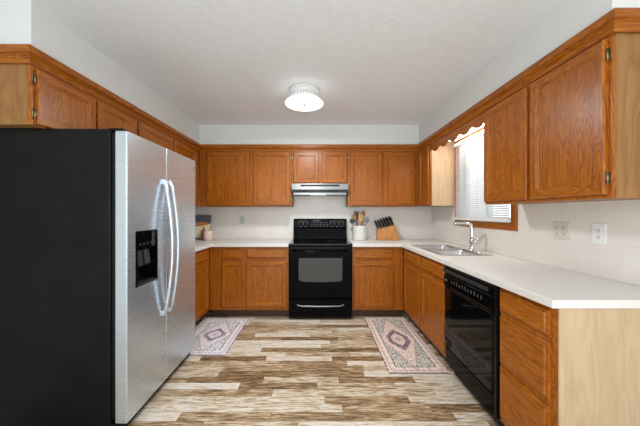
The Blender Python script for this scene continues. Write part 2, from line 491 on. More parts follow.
def cabinet(name, label, cat, loc, rz, W, D, z0, z1, doors, drawers=(), toe=False, stiles=None, lpan='oak_veneer', rpan='oak_veneer', group=None, top=True, ztop=None):
    """local frame: x along the front from 0 to W, face frame front at y=0, body towards +y"""
    t = thing(name, label, cat, (loc[0], loc[1], 0 if toe else z0), rz, 'oak base cabinets' if toe else 'oak wall cabinets')
    base = 0 if toe else z0
    zb = (z0 if toe else 0)                      # local bottom of the box
    zt = z1 - base
    b = MB(); e = .0015
    w = .016
    b.box(e, w, .019, D, zb, zt, 0); b.box(W-w, W-e, .019, D, zb, zt, 1)
    b.box(w, W-w, .019, D, zb, zb+w, 2); b.box(w, W-w, D-w, D, zb+w, zt, 2)
    if top: b.box(w, W-w, .019, D-w, zt-w, zt, 2)
    b.build('carcass', [lpan, rpan, 'oak_veneer'], t)
    # face frame with openings behind the fronts
    xs = sorted(set([e, W-e] + [v for s in (stiles or [(0.0, .03), (W-.03, W)]) for v in (max(e, s[0]), min(W-e, s[1]))]))
    b = MB(); b.box(e, W-e, 0, .018, zb, zt)
    b.build('face_frame', 'oak_upright', t)
    for (x0, x1, a, c, h) in doors: door(t, x0, x1, a-base, c-base, h)
    for (x0, x1, a, c) in drawers: drawer(t, x0, x1, a-base, c-base)
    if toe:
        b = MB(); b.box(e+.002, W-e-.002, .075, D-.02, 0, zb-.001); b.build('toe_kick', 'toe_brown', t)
    return t
UZ0, UZ1, DZ0, DZ1 = 1.372, 2.130, 1.388, 2.088
G_U = None
# uppers on the back wall
cabinet('wall_cabinet', 'oak double-door wall cabinet on back wall left of the range hood', 'cabinet', (SL+.005, SB), 0, 1.217, .300, UZ0, UZ1,
        [(.10, .664, DZ0, DZ1, -1), (.712, 1.196, DZ0, DZ1, 1)])
cabinet('wall_cabinet', 'short oak two-door wall cabinet directly above the range hood', 'cabinet', (-.345, SB), 0, .740, .300, 1.668, UZ1,
        [(.022, .354, 1.682, DZ1, -1), (.400, .726, 1.682, DZ1, 1)])
cabinet('wall_cabinet', 'oak double-door wall cabinet on back wall above knife block', 'cabinet', (.397, SB), 0, .936, .300, UZ0, UZ1,
        [(.026, .444, DZ0, DZ1, -1), (.470, .880, DZ0, DZ1, 1)])
# uppers on the right wall
cabinet('wall_cabinet', 'narrow oak corner wall cabinet with side panel coloured as lamplit beside the window', 'cabinet', (SR+.001, SB-.004), -90, .352, .298, UZ0, UZ1,
        [(.03, .325, DZ0, DZ1, -1)], rpan='pale_veneer')  # lighter veneer puts the strip light's glow into this panel's colour
cabinet('wall_cabinet', 'large oak double-door wall cabinet at right between window and photo edge', 'cabinet', (SR+.001, 2.110), -90, .912, .296, 1.353, UZ1,
        [(.010, .437, 1.371, DZ1, -1), (.465, .893, 1.371, DZ1, 1)])
# uppers on the left wall
cabinet('wall_cabinet', 'short oak two-door wall cabinet above the refrigerator, nearest the camera', 'cabinet', (SL-.001, 1.445), 90, .838, .298, 1.7705, UZ1,
        [(.020, .402, 1.778, DZ1-.005, -1), (.425, .822, 1.778, DZ1-.005, 1)])
cabinet('wall_cabinet', 'short oak single-door wall cabinet over far end of the refrigerator', 'cabinet', (SL-.001, 2.286), 90, .552, .298, 1.7705, UZ1,
        [(.018, .542, 1.778, DZ1-.005, -1)])
cabinet('wall_cabinet', 'tall oak wall cabinet in the left back corner beyond the refrigerator', 'cabinet', (SL-.001, 2.840), 90, .646, .298, UZ0, UZ1,
        [(.014, .556, DZ0, DZ1-.005, -1)])
# base units
BZ0, BZ1 = .105, .875
cabinet('base_cabinet', 'oak base cabinet with two drawers and doors left of the range', 'cabinet', (-1.318, 3.21), 0, .962, .58, BZ0, BZ1,
        [(.154, .391, .142, .697, None), (.450, .940, .142, .697, None)], [(.154, .391, .730, .852), (.450, .940, .730, .852)], toe=True)
cabinet('base_cabinet', 'oak base cabinet with one drawer and door right of the range', 'cabinet', (.416, 3.21), 0, .620, .58, BZ0, BZ1,
        [(.026, .496, .142, .697, None)], [(.026, .496, .730, .852)], toe=True)
cabinet('base_cabinet', 'oak base cabinet half hidden behind the refrigerator on left wall', 'cabinet', (-1.320, 2.43), 90, .776, .54, BZ0, BZ1,
        [(.05, .725, .142, .697, None)], [(.05, .725, .730, .852)], toe=True)
cabinet('sink_cabinet', 'oak base cabinet with two doors and false drawer fronts under sink', 'cabinet', (1.04, 3.205), -90, 1.070, .585, BZ0, BZ1,
        [(.065, .545, .142, .697, None), (.575, 1.062, .142, .697, None)], [(.065, .545, .730, .852), (.575, 1.062, .730, .852)], toe=True, top=False)
cabinet('drawer_cabinet', 'oak three-drawer base cabinet with pale end panel beside dishwasher', 'cabinet', (1.04, 1.505), -90, .360, .585, BZ0, BZ1,
        [], [(.008, .328, .730, .852), (.008, .328, .445, .700), (.008, .328, .140, .418)], toe=True, rpan='pale_veneer')
# flush pale end panel reaching the floor belongs to the drawer cabinet
dc = bpy.data.objects['drawer_cabinet']
b_ = MB(); b_.box(.3605, .366, .001, .588, 0, .875); b_.build('end_panel', 'pale_veneer', dc)

# scalloped valance between the uppers over the sink
b_ = MB()
y0v, y1v = 2.114, 3.126
pts = [(y0v, 2.128), (y1v, 2.128)]
K = 84
for k in range(K + 1):
    s = k / K
    yv = y1v + (y0v - y1v) * s
    c_ = abs(s - .5) * 2
    w = 0.040 * (0.5 + 0.5 * math.cos(s * 2*PI * 5.0))
    w = w ** 1.0
    pts.append((yv, 1.998 + w * 0.9))
b_.prism(pts, SR+.002, SR+.020, 0)
tag(b_.build('valance', 'oak_lengthwise', None), 'scalloped oak valance board spanning above the sink window', 'valance')

# light fixture behind the valance
t = thing('sink_light', 'white lit strip light hidden behind scalloped valance above window', 'light', (1.475, 2.62, ZS))
b_ = MB(); b_.box(-.075, .075, -.30, .30, -.022, -.0005); b_.build('housing', 'white_plastic', t, bevel=.004)
b_ = MB()
prof = [(-.06, -.022), (-.055, -.045), (-.03, -.056), (.03, -.056), (.055, -.045), (.06, -.022)]
b_.prism(prof, -.285, .285, 1); b_.build('diffuser', 'tube_glow', t)

# ------------------------------------------------------------------ worktops
CZ0, CZ1 = .8765, .914
b_ = MB(); b_.slab([XL+.003, -1.28, -.356], [2.425, 3.17, YB-.009], [(0,0),(0,1),(1,1)], CZ0, CZ1, 2)
tag(b_.build('worktop', 'laminate', None, bevel=.004), 'off-white laminate worktop in the corner left of the range', 'worktop')
b_ = MB()
xs = [.416, 1.0, 1.088, 1.492, XR-.009]; ys = [1.125, 2.298, 3.042, 3.17, YB-.009]
cells = [(0, 3)] + [(i, j) for i in (1, 2, 3) for j in range(4) if (i, j) != (2, 1)]
b_.slab(xs, ys, cells, CZ0, CZ1, 2)
tag(b_.build('worktop', 'laminate', None, bevel=.004), 'long off-white laminate worktop around the sink and above dishwasher', 'worktop')

# ------------------------------------------------------------------ sink and faucet
t = thing('kitchen_sink', 'stainless double-bowl sink set in worktop under the window', 'sink', (1.295, 2.67, CZ1))
b_ = MB()
X0, X1, Y0, Y1 = -.225, .225, -.39, .39
bx0, bx1 = -.190, .150
bowls = [(-.355, -.02), (.02, .355)]
b_.slab([X0, bx0, bx1, X1], [Y0, bowls[0][0], bowls[0][1], bowls[1][0], bowls[1][1], Y1], [(i,j) for i in range(3) for j in range(5) if not (i==1 and j in (1,3))], .0008, .006, 2)
b_.build('rim', 'sink_steel', t, bevel=.003)
for (a, c) in bowls:
    b_ = MB(); e = .0
    lv = [(0, .002), (.006, -.02), (.012, -.14), (.035, -.165)]
    loops = []
    for ins, z in lv:
        L = []
        rr = .03
        for (cx, cy, a0) in ((bx1-ins-rr, c-ins-rr, 0), (bx0+ins+rr, c-ins-rr, 90), (bx0+ins+rr, a+ins+rr, 180), (bx1-ins-rr, a+ins+rr, 270)):
            for q in range(5):
                an = R(a0 + q*22.5); L.append(b_.bm.verts.new((cx + rr*math.cos(an), cy + rr*math.sin(an), z)))
        loops.append(L)
    for p, q in zip(loops, loops[1:]):
        for i in range(len(p)):
            j = (i+1) % len(p); f = b_.bm.faces.new((p[i], p[j], q[j], q[i])); f.smooth = True
    b_.bm.faces.new(loops[-1])
    bo = b_.build('bowl', 'sink_steel', t)
    b_ = MB(); b_.lathe([(.0, -.1635), (.028, -.1635), (.040, -.1615), (.042, -.1645)], (bx0+bx1)/2, (a+c)/2, 20); b_.build('drain', 'chrome', bo)

t = thing('faucet', 'tall chrome single-lever faucet on the back rim of sink', 'faucet', (1.492, 2.56, CZ1+.0065))
b_ = MB(); b_.lathe([(0, 0), (.030, 0), (.030, .006), (.024, .012), (.021, .03), (.021, .075), (.024, .08), (.024, .10), (.017, .112), (0, .112)], 0, 0, 24)
# escutcheon plate
ep = [(.032*math.cos(a), .10*(1 if math.sin(a) > 0 else -1) + .032*math.sin(a)) for a in [2*PI*k/24 + .01 for k in range(24)]]
b_.prism(ep, 0, .006, 2)
b_.build('body', 'chrome', t)
b_ = MB()
dirv = Vector((-.105, .11, 0)).normalized()
P = []
for k in range(4): P.append((0, 0, .10 + .115*k/3))
for k in range(1, 9):
    an = PI/2 * k / 8
    P.append(tuple(dirv * (.045*(1-math.cos(an))) + Vector((0, 0, .215 + .045*math.sin(an)))))
for d_ in (.09, .13): P.append(tuple(dirv*d_ + Vector((0, 0, .2605))))
P.append(tuple(dirv*.150 + Vector((0, 0, .255)))); P.append(tuple(dirv*.158 + Vector((0, 0, .235))))
b_.tube(P, [.018]*4 + [.0165]*(len(P)-8) + [.0165, .017, .0185, .018], 14)
b_.build('spout', 'chrome', t)
b_ = MB(); b_.tube([(0, -.02, .09), (.0, -.045, .10), (.012, -.085, .125)], [.014, .011, .008], 10)
b_.build('lever', 'chrome', t)

# ------------------------------------------------------------------ window blind
t = thing('window_blind', 'white horizontal slat blind lowered over the sink window', 'blind', (1.592, 2.62, 1.205))
hy0, hy1 = -.43, .43
b_ = MB(); b_.box(-.024, .022, hy0, hy1, .838, .872); b_.build('headrail', 'slat_white', t, bevel=.003)
b_ = MB()
ns = 41
for k in range(ns):
    z = .030 + (k + .5) * (.835 - .03) / ns
    an = R(38)
    A = []
    for q in range(4):
        u = (q/3 - .5) * .0255
        bow = .0016 * (1 - (2*q/3 - 1)**2)
        A.append((u*math.cos(an) - bow*math.sin(an), u*math.sin(an) + bow*math.cos(an) + z))
    th = .0008
    poly = A + [(p[0]+th*.9, p[1]-th*.4) for p in reversed(A)]
    b_.prism(poly, hy0+.004, hy1-.004, 1)
o = b_.build('slats', 'blind_vinyl', t)
b_ = MB(); b_.box(-.016, .012, hy0+.002, hy1-.002, .004, .028); b_.build('bottom_rail', 'slat_white', t, bevel=.003)
for yy in (-.30, 0, .30):
    b_ = MB(); b_.tube([(-.0165, yy, .02), (-.0165, yy, .85)], .0012, 6); b_.build('ladder_cord', 'slat_white', t)
b_ = MB(); b_.tube([(-.03, -.36, .30), (-.028, -.36, .845)], .004, 8); b_.build('tilt_wand', 'slat_white', t)

# ------------------------------------------------------------------ refrigerator (local: x along front away from the camera, -y out into the room)
t = thing('refrigerator', 'side-by-side stainless refrigerator with black sides on the left', 'refrigerator', (-1.094, 1.513, 0), 91.2)
FW, FH, FD = .884, 1.768, .73
FT = 1.757
b_ = MB(); b_.box(0, FW, .095, FD, .03, FH); b_.build('case', 'pebbled_black', t, bevel=.006)
b_ = MB(); b_.box(.01, FW-.01, .070, .0945, .10, FT-.012); b_.build('gasket', 'black_plastic', t)
sp_ = .404
dx0, dx1, dz0, dz1 = .077, .297, .832, 1.171
def fdoor(x0, x1, hole=None):
    b = MB()
    if hole:
        b.slab([x0, hole[0], hole[1], x1], [.075, hole[2], hole[3], FT], [(i,j) for i in range(3) for j in range(3) if (i,j)!=(1,1)], 0, .07, 1)
    else:
        b.slab([x0, x1], [.075, FT], [(0, 0)], 0, .07, 1)
    return b.build('door', 'brushed_steel', t, bevel=.007, seg=3, angle=50)
d1_ = fdoor(0, sp_-.003, (dx0, dx1, dz0, dz1)); part_label(d1_, 'stainless freezer door with black dispenser')
d2_ = fdoor(sp_+.003, FW); part_label(d2_, 'wide stainless refrigerator door')
# dispenser
b_ = MB()
b_.box(dx0+.002, dx1-.002, .062, .069, dz0+.002, dz1-.002)                # back of the niche
b_.box(dx0+.001, dx0+.006, -.002, .069, dz0+.001, dz1-.001); b_.box(dx1-.006, dx1-.001, -.002, .069, dz0+.001, dz1-.001)
b_.box(dx0+.006, dx1-.006, -.002, .069, dz1-.006, dz1-.001)
disp = b_.build('dispenser', 'black_enamel', d1_)
b_ = MB(); b_.box(dx0+.006, dx1-.006, .0, .030, dz1-.105, dz1-.007); b_.build('control_panel', 'black_glass', disp, bevel=.002)
b_ = MB()
for k in range(5):
    xx = dx0 + .03 + k*.036
    b_.box(xx, xx+.018, -.0008, .0002, dz1-.086, dz1-.082); b_.box(xx+.004, xx+.014, -.0008, .0002, dz1-.078, dz1-.070)
b_.build('button_marks', 'mark_grey', disp)
b_ = MB(); b_.prism([(.055, dz1-.12), (.030, dz1-.12), (.018, dz1-.215), (.026, dz1-.225), (.055, dz1-.16)], dx0+.05, dx0+.10, 0)
b_.prism([(.055, dz1-.12), (.030, dz1-.12), (.018, dz1-.215), (.026, dz1-.225), (.055, dz1-.16)], dx0+.125, dx0+.175, 0)
b_.build('paddle', 'charcoal_trim', disp, bevel=.003)
b_ = MB(); b_.box(dx0+.006, dx1-.006, .0, .062, dz0+.001, dz0+.014)
for k in range(9): b_.box(dx0+.02+k*.021, dx0+.026+k*.021, .008, .055, dz0+.014, dz0+.0165)
part_label(b_.build('drip_tray', 'charcoal_trim', disp, bevel=.001), 'grey slotted drip tray')
# bowed handles
for (hx, dd) in ((sp_-.040, d1_), (sp_+.040, d2_)):
    b_ = MB(); P = []; rr = []
    for k in range(21):
        s = k/20
        out = .008 + .058 * math.sin(PI*s)**.75
        P.append((hx, -out, .565 + (1.515-.565)*s)); rr.append(.013 if 0 < k < 20 else .010)
    b_.tube(P, rr, 12)
    for zz in (.575, 1.505): b_.box(hx-.012, hx+.012, -.016, .001, zz-.018, zz+.018)
    b_.build('handle', 'brushed_steel', dd, bevel=.003, angle=60)
b_ = MB(); b_.prism([(FW-.040, 1.665), (FW-.028, 1.665), (FW-.028, 1.70), (FW-.040, 1.70)], -.0012, .0005, 1)
b_.build('badge', 'badge_dark', d2_)
for hx in (.03, FW-.075):
    b_ = MB(); b_.prism([(.03, FT+.0005), (.094, FT+.0005), (.094, FH+.0005), (.13, FH+.0005), (.13, FH+.014), (.05, FH+.014), (.03, FT+.012)], hx, hx+.045, 0); b_.build('hinge_cap', 'black_plastic', t, bevel=.004)
b_ = MB(); b_.box(.01, FW-.01, .045, .094, .012, .068)
for k in range(16): b_.box(.03+k*.052, .065+k*.052, .041, .045, .025, .055)
b_.build('base_grille', 'black_plastic', t)
for fx in (.05, FW-.05):
    for fy in (.14, FD-.06):
        b_ = MB(); b_.lathe([(0, 0), (.02, 0), (.02, .012), (.010, .016), (.010, .031), (0, .031)], fx, fy, 12); b_.build('foot', 'black_plastic', t)

# ------------------------------------------------------------------ range (local: x from centre, -y towards the camera, origin under the door face)
RX = .030
t = thing('range', 'black freestanding electric range centred on the back wall', 'range', (RX, 3.165, 0))
HW = .379
b_ = MB(); b_.box(-HW, HW, .036, .595, .025, .893); b_.build('body', 'black_enamel', t, bevel=.003)
b_ = MB(); b_.box(-HW-.002, HW+.002, -.004, .60, .8945, .9175); ct = b_.build('cooktop', 'black_glass', t, bevel=.007, seg=3)
for (ux, uy, ur) in ((-.19, .15, .10), (.19, .15, .115), (-.19, .40, .085), (.19, .40, .085)):
    for r_ in (ur, ur*.62):
        b_ = MB(); n = 40
        A = [b_.bm.verts.new((ux + r_*math.cos(2*PI*i/n), uy + r_*math.sin(2*PI*i/n), .9180)) for i in range(n)]
        B = [b_.bm.verts.new((ux + (r_-.003)*math.cos(2*PI*i/n), uy + (r_-.003)*math.sin(2*PI*i/n), .9180)) for i in range(n)]
        for i in range(n): b_.bm.faces.new((A[i], A[(i+1)%n], B[(i+1)%n], B[i]))
        b_.build('burner_ring', 'mark_grey', ct)
# backguard
b_ = MB(); b_.prism([(.515, .918), (.545, 1.06), (.535, 1.085), (.548, 1.195), (.565, 1.205), (.600, 1.205), (.600, .918)], -.374, .374, 0)
bgd = b_.build('backguard', 'black_enamel', t, bevel=.006)
for kx in (-.27, -.205, .17, .235, .30):
    b_ = MB(); vs = b_.lathe([(0, 0), (.024, 0), (.024, .004), (.020, .006), (.018, .024), (.015, .027), (0, .027)], 0, 0, 20)
    vs += b_.box(-.004, .004, -.018, .018, .024, .031)
    b_.move(vs, Matrix.Translation((kx, .5415, 1.142)) @ Matrix.Rotation(R(83), 4, 'X'))
    b_.build('knob', 'black_plastic', bgd)
b_ = MB()
def onface(x0, x1, z0, z1, e=.0015):
    yy = lambda z: .535 + (z-1.085)/(.11)*.013 - e
    b_.bm.faces.new([b_.bm.verts.new(p) for p in ((x0, yy(z0), z0), (x1, yy(z0), z0), (x1, yy(z1), z1), (x0, yy(z1), z1))])
for kx in (-.27, -.205, .17, .235, .30):
    b_ = MB()
    ring_ = [[b_.bm.verts.new((kx + r_*math.sin(a_), .535 + (1.142 + r_*math.cos(a_)-1.085)/.11*.013 - .0012, 1.142 + r_*math.cos(a_))) for r_ in (.030, .034)] for a_ in [R(-135 + 270*k/18) for k in range(19)]]
    for p, q in zip(ring_, ring_[1:]): b_.bm.faces.new((p[0], q[0], q[1], p[1]))
    b_.build('dial_mark', 'mark_white', bgd)
    b_ = MB(); onface(kx-.014, kx+.014, 1.095, 1.100); b_.build('dial_label', 'mark_white', bgd)
for r_ in range(3):
    for k in range(6):
        b_ = MB(); onface(-.125+k*.041, -.102+k*.041, 1.100+r_*.024, 1.1045+r_*.024); b_.build('keypad_mark', 'mark_white', bgd)
b_ = MB()
onface(-.10, .0, 1.165, 1.19, .002); b_.build('clock_display', 'charcoal_trim', bgd)
# oven door
b_ = MB(); b_.rings(-HW+.002, HW-.002, .262, .886, [(0, .035), (0, .008), (.006, 0), (.115, 0)], cap_front=True, mis=(0, 0))
od = b_.build('oven_door', 'black_enamel', t)
b_ = MB()
wn_ = [(-.255, .475), (-.20, .462), (0, .455), (.20, .462), (.255, .475), (.262, .50), (.262, .735), (.255, .745), (-.255, .745), (-.262, .735), (-.262, .50)]
b_.prism(wn_, -.0025, -.0003, 1); b_.build('oven_window', 'oven_glass', od)
b_ = MB()
P = [(-.335, -.002, .838), (-.33, -.030, .836), (-.28, -.046, .833)] + [(x_, -.046-.006*(1-(x_/.28)**2), .833-.008*(1-(x_/.28)**2)) for x_ in (-.2, -.1, 0, .1, .2)] + [(.28, -.046, .833), (.33, -.030, .836), (.335, -.002, .838)]
b_.tube(P, .012, 10); b_.build('oven_handle', 'black_enamel', od)
b_ = MB(); b_.rings(-HW+.002, HW-.002, .035, .256, [(0, .035), (0, .008), (.006, 0)], cap_front=True, mis=(0, 0))
dr = b_.build('storage_drawer', 'black_enamel', t)
b_ = MB()
P = [(-.275, 0, .184), (-.265, -.018, .182), (-.22, -.024, .176), (0, -.026, .172), (.22, -.024, .176), (.265, -.018, .182), (.275, 0, .184)]
b_.tube(P, .0085, 10)
for sx in (-1, 1): b_.box(sx*.268-.012, sx*.268+.012, -.02, .001, .174, .194)
part_label(b_.build('drawer_handle', 'utensil_steel', dr, bevel=.002), 'silver drawer handle')
for sx in (-1, 1):
    for fy in (.08, .54):
        b_ = MB(); b_.lathe([(0, 0), (.018, 0), (.018, .010), (.010, .014), (.010, .026), (0, .026)], sx*(HW-.05), fy, 12); b_.build('foot', 'black_plastic', t)
b_ = MB(); b_.box(-HW+.01, HW-.01, .04, .055, .004, .0245); b_.build('kick_strip', 'black_plastic', t)

# ------------------------------------------------------------------ range hood
t = thing('range_hood', 'stainless range hood under the short cabinet above the range', 'range hood', (.025, 3.79, 1.53))
hw = .366; fr_ = -.385
b_ = MB()
b_.prism([(0, .136), (0, .010), (-.300, .010), (fr_+.02, .036), (fr_, .058), (fr_, .136)], -hw, hw, 0)
hb = b_.build('hood_shell', 'hood_steel', t, bevel=.003)
b_ = MB(); b_.box(-.25, .25, fr_-.0025, fr_-.0003, .098, .122); b_.build('control_strip', 'charcoal_trim', t)
for kx in (-.215, .165, .195, .222):
    b_ = MB(); b_.box(kx-.009, kx+.009, fr_-.006, fr_-.0026, .103, .117); b_.build('switch', 'black_plastic', t)
b_ = MB(); b_.box(-hw+.03, hw-.03, -.330, -.02, .001, .0098); b_.build('filter_tray', 'black_plastic', t)
b_ = MB(); b_.box(-.13, .09, -.345, -.05, -.004, .0008); b_.build('light_lens', 'hood_lens', t)
b_ = MB(); b_.box(-hw+.02, hw-.02, fr_+.042, fr_+.052, -.006, .022); b_.build('lip', 'hood_steel', t)

# ------------------------------------------------------------------ dishwasher (local: x along the front towards the camera, -y out)
t = thing('dishwasher', 'black built-in dishwasher between sink cabinet and three-drawer cabinet', 'dishwasher', (1.018, 2.1325, 0), -90)
DW = .618
b_ = MB(); b_.box(.004, DW-.004, .045, .57, .10, .868); b_.build('tub', 'black_plastic', t)
b_ = MB(); b_.box(.006, DW-.006, .010, .0445, .825, .872); b_.build('top_trim', 'charcoal_trim', t, bevel=.003)
b_ = MB()
b_.prism([(.044, .700), (.004, .700), (-.006, .715), (-.006, .790), (.002, .800), (.002, .812), (-.010, .818), (-.010, .845), (.0, .852), (.044, .852)], .012, DW-.030, 0)
cp = b_.build('control_panel', 'black_enamel', t, bevel=.002)
b_ = MB(); b_.box(.030, DW-.048, -.0125, -.0102, .8185, .8445); b_.build('handle_strip', 'charcoal_trim', cp)
b_ = MB()
for k in range(11):
    xx = .13 + k*.036
    h = .012 + .009*((k*7) % 3)/2
    b_ = MB(); b_.box(xx, xx+.012, -.0075, -.0061, .750, .758+h); b_.build('button', 'mark_grey', cp)
b_ = MB(); b_.box(.030, .062, -.0075, -.0061, .752, .762); b_.build('badge', 'mark_white', cp)
b_ = MB(); b_.rings(.012, DW-.030, .225, .696, [(0, .044), (0, .006), (.006, 0)], cap_front=True, mis=(0, 0)); b_.build('door', 'black_glass', t)
b_ = MB(); b_.rings(.012, DW-.030, .098, .218, [(0, .044), (0, .010), (.004, .006)], cap_front=True, mis=(0, 0)); b_.build('lower_panel', 'black_enamel', t)
b_ = MB(); b_.box(DW-.027, DW-.004, .008, .0445, .10, .865); b_.build('side_trim', 'black_plastic', t)
b_ = MB(); b_.box(.004, .010, .012, .0445, .10, .865); b_.build('side_trim', 'black_plastic', t)
b_ = MB(); b_.box(.01, DW-.01, .075, .55, 0, .099); b_.build('toe_panel', 'toe_black', t)

# ------------------------------------------------------------------ ceiling light
t = thing('ceiling_light', 'round white drum ceiling light with glowing flat disc', 'light', (-.130, 2.50, ZC))
b_ = MB(); b_.lathe([(0, -.0005), (.140, -.0005), (.145, -.004), (.145, -.058), (.138, -.062), (.138, -.122), (.0, -.122)], 0, 0, 48); b_.build('drum', 'lamp_white', t)
b_ = MB()
for k in range(36):
    a = 2*PI*k/36
    b_.tube([(.141*math.cos(a), .141*math.sin(a), -.060), (.152*math.cos(a), .152*math.sin(a), -.1225)], .0052, 6)
b_.build('ribs', 'lamp_white', t)
b_ = MB(); b_.lathe([(0, -.1235), (.176, -.1235), (.180, -.128), (.180, -.132), (.177, -.135), (.0, -.137)], 0, 0, 56); b_.build('diffuser', 'lamp_glow', t)
b_ = MB(); b_.lathe([(0, -.1373), (.010, -.1373), (.011, -.143), (.006, -.151), (0, -.152)], 0, 0, 16); b_.build('finial', 'utensil_steel', t)
ld = bpy.data.lights.new('lamp_light', 'AREA'); ld.shape = 'DISK'; ld.size = .30; ld.energy = 20; ld.color = (0.95, 0.98, 1.0)
lo_ = bpy.data.objects.new('lamp_light', ld); COL.objects.link(lo_); lo_.parent = t; lo_.location = (0, 0, -.155)

# ------------------------------------------------------------------ wall plates
def plate(label, loc, rz, W, H, mat, gangs, kind, group=None):
    """local: x across, -y out of the wall"""
    t = thing('outlet' if kind == 'outlet' else 'light_switch', label, 'outlet' if kind == 'outlet' else 'switch', loc, rz, 'wall plates on the tile')
    b = MB(); b.box(-W/2, W/2, -.006, -.0005, -H/2, H/2); pl = b.build('cover_plate', mat, t, bevel=.003)
    for g in range(gangs):
        cx = (g - (gangs-1)/2) * .046
        if kind == 'outlet':
            for cz in (-.020, .020):
                b = MB(); b.box(cx-.0165, cx+.0165, -.0085, -.0062, cz-.014, cz+.014); f = b.build('receptacle', mat, t, bevel=.002)
                b = MB(); b.box(cx-.008, cx-.005, -.0090, -.0086, cz-.005, cz+.006); b.box(cx+.005, cx+.008, -.0090, -.0086, cz-.005, cz+.006)
                b.box(cx-.002, cx+.002, -.0090, -.0086, cz-.011, cz-.007)
                b.build('slot', 'slot_black', f)
        else:
            b = MB(); b.prism([(-.0062, -.012), (-.0075, -.012), (-.017, .006), (-.013, .010), (-.0062, .004)], cx-.005, cx+.005, 0)
            b.build('toggle', mat, t)
        for cz in ((0,) if kind == 'outlet' else (-.03, .03)):
            b = MB(); vs = b.lathe([(0, 0), (.003, 0), (.003, .0012), (0, .0014)], 0, 0, 10)
            b.move(vs, Matrix.Translation((cx, -.0062, cz)) @ Matrix.Rotation(R(90), 4, 'X')); b.build('screw', 'grey_plastic', t)
    return t
plate('beige double-gang outlet plate on the right wall nearer the window', (XR-.008, 1.768, 1.166), -90, .116, .118, 'bisque_plastic', 2, 'outlet')
plate('white single outlet plate on the right wall nearest the camera', (XR-.008, 1.530, 1.165), -90, .076, .120, 'white_plastic', 1, 'outlet')
plate('pale grey outlet plate on back wall left of the range', (-1.088, YB-.008, 1.184), 0, .072, .116, 'grey_plastic', 1, 'outlet')
plate('cream switch plate on right wall in the corner under cabinet', (XR-.008, 3.66, 1.205), -90, .076, .118, 'bisque_plastic', 1, 'switch')

# ------------------------------------------------------------------ utensil crock
CX, CY = .572, 3.665
t = thing('utensil_crock', 'white cylindrical crock holding cooking utensils right of the range', 'crock', (CX, CY, CZ1))
b_ = MB(); b_.lathe([(0, .001), (.088, .001), (.094, .008), (.094, .178), (.097, .184), (.097, .195), (.092, .196), (.088, .188), (.088, .014), (0, .012)], 0, 0, 36)
b_.build('pot', 'crock_white', t)
b_ = MB(); b_.tube([(-.094, -.03, .165), (-.112, -.034, .16), (-.114, -.034, .135), (-.097, -.03, .125)], .006, 8)
part_label(b_.build('handle', 'utensil_grey', t), 'dark wire loop handle on the left')

def utensil(name, label, base, tip, shape, mat, hr=.007):
    """a utensil standing in the crock: handle from base up, head at the tip"""
    base = Vector(base); tip = Vector(tip)
    d = (tip - base); L = d.length
    t = thing(name, label, 'utensil', base, 0, 'utensils in the crock')
    q = Vector((0, 0, 1)).rotation_difference(d.normalized()).to_matrix().to_4x4()
    b = MB(); vs = b.tube([(0, 0, 0), (0, 0, L*.45), (0, 0, L-.055)], [hr*.8, hr, hr*.85], 10); b.move(vs, q); b.build('handle', mat, t)
    b = MB(); vs = []
    if shape == 'spoon':
        n = 9
        P = [(0, 0, L-.06 + .085*k/(n-1)) for k in range(n)]
        rr = [hr*.9] + [.029*math.sin(PI*(.10+.88*k/(n-1)))**.7 for k in range(1, n)]
        vs = b.tube(P, rr, 14)
        for v in vs: v.co.y = v.co.y*.32 + .10*(v.co.z-(L-.0175))**2*20*.2
    elif shape == 'spatula':
        vs = b.prism([(-.010, L-.06), (-.030, L-.03), (-.031, L+.045), (.031, L+.045), (.030, L-.03), (.010, L-.06)], -.003, .003, 1)
    elif shape == 'slotted':
        vs = []
        vs += b.prism([(-.009, L-.06), (-.030, L-.035), (-.009, L-.035), (.009, L-.035), (.030, L-.035), (.009, L-.06)], -.002, .002, 1)
        for k in range(4):
            x0 = -.030 + k*.0175
            vs += b.box(x0, x0+.0085, -.002, .002, L-.035, L+.04)
        vs += b.box(-.030, .031, -.002, .002, L+.04, L+.048)
    elif shape == 'ladle':
        vs = b.lathe([(0, -.03), (.02, -.026), (.034, -.012), (.037, .004), (.034, .004), (.030, -.012), (.018, -.023), (0, -.026)], 0, 0, 20)
        b.move(vs, Matrix.Translation((0, -.012, L-.03)) @ Matrix.Rotation(R(70), 4, 'X'))
    elif shape == 'whisk':
        for k in range(6):
            a = PI*k/6
            P = [(.026*math.sin(PI*s)*math.cos(a)*1.0*(1 if s < 1 else 1), .026*math.sin(PI*s)*math.sin(a), L-.055+.10*s) for s in [i/10 for i in range(11)]]
            vs += b.tube(P, .0012, 5)
            P = [(-p[0], -p[1], p[2]) for p in P]
            vs += b.tube(P, .0012, 5)
    b.move(vs, q); b.build('head', mat, t)
    return t
zb_ = CZ1 + .022
def U(bx, by): return (CX+bx, CY+by, zb_)
def T(bx, by, z): return (CX+bx, CY+by, CZ1+z)
utensil('ladle', 'dark grey ladle leaning far left in the white crock', U(-.012, -.018), T(-.112, -.030, .285), 'ladle', 'utensil_grey', .006)
utensil('wooden_spoon', 'wooden spoon with round bowl leaning left in the crock', U(-.014, .020), T(-.062, .026, .330), 'spoon', 'spoon_wood')
utensil('spatula', 'dark flat spatula leaning left behind wooden spoon in crock', U(-.005, .058), T(-.026, .066, .350), 'spatula', 'utensil_grey')
utensil('wooden_spatula', 'flat wooden spatula standing upright mid crock', U(.000, -.052), T(.010, -.062, .310), 'spatula', 'spoon_wood')
utensil('wooden_spoon', 'tall wooden spoon leaning right, highest handle in the crock', U(.030, .050), T(.070, .066, .385), 'spoon', 'spoon_wood', .008)
utensil('slotted_turner', 'steel slotted turner leaning right at the crock edge', U(.018, -.018), T(.100, -.034, .275), 'slotted', 'utensil_steel', .005)
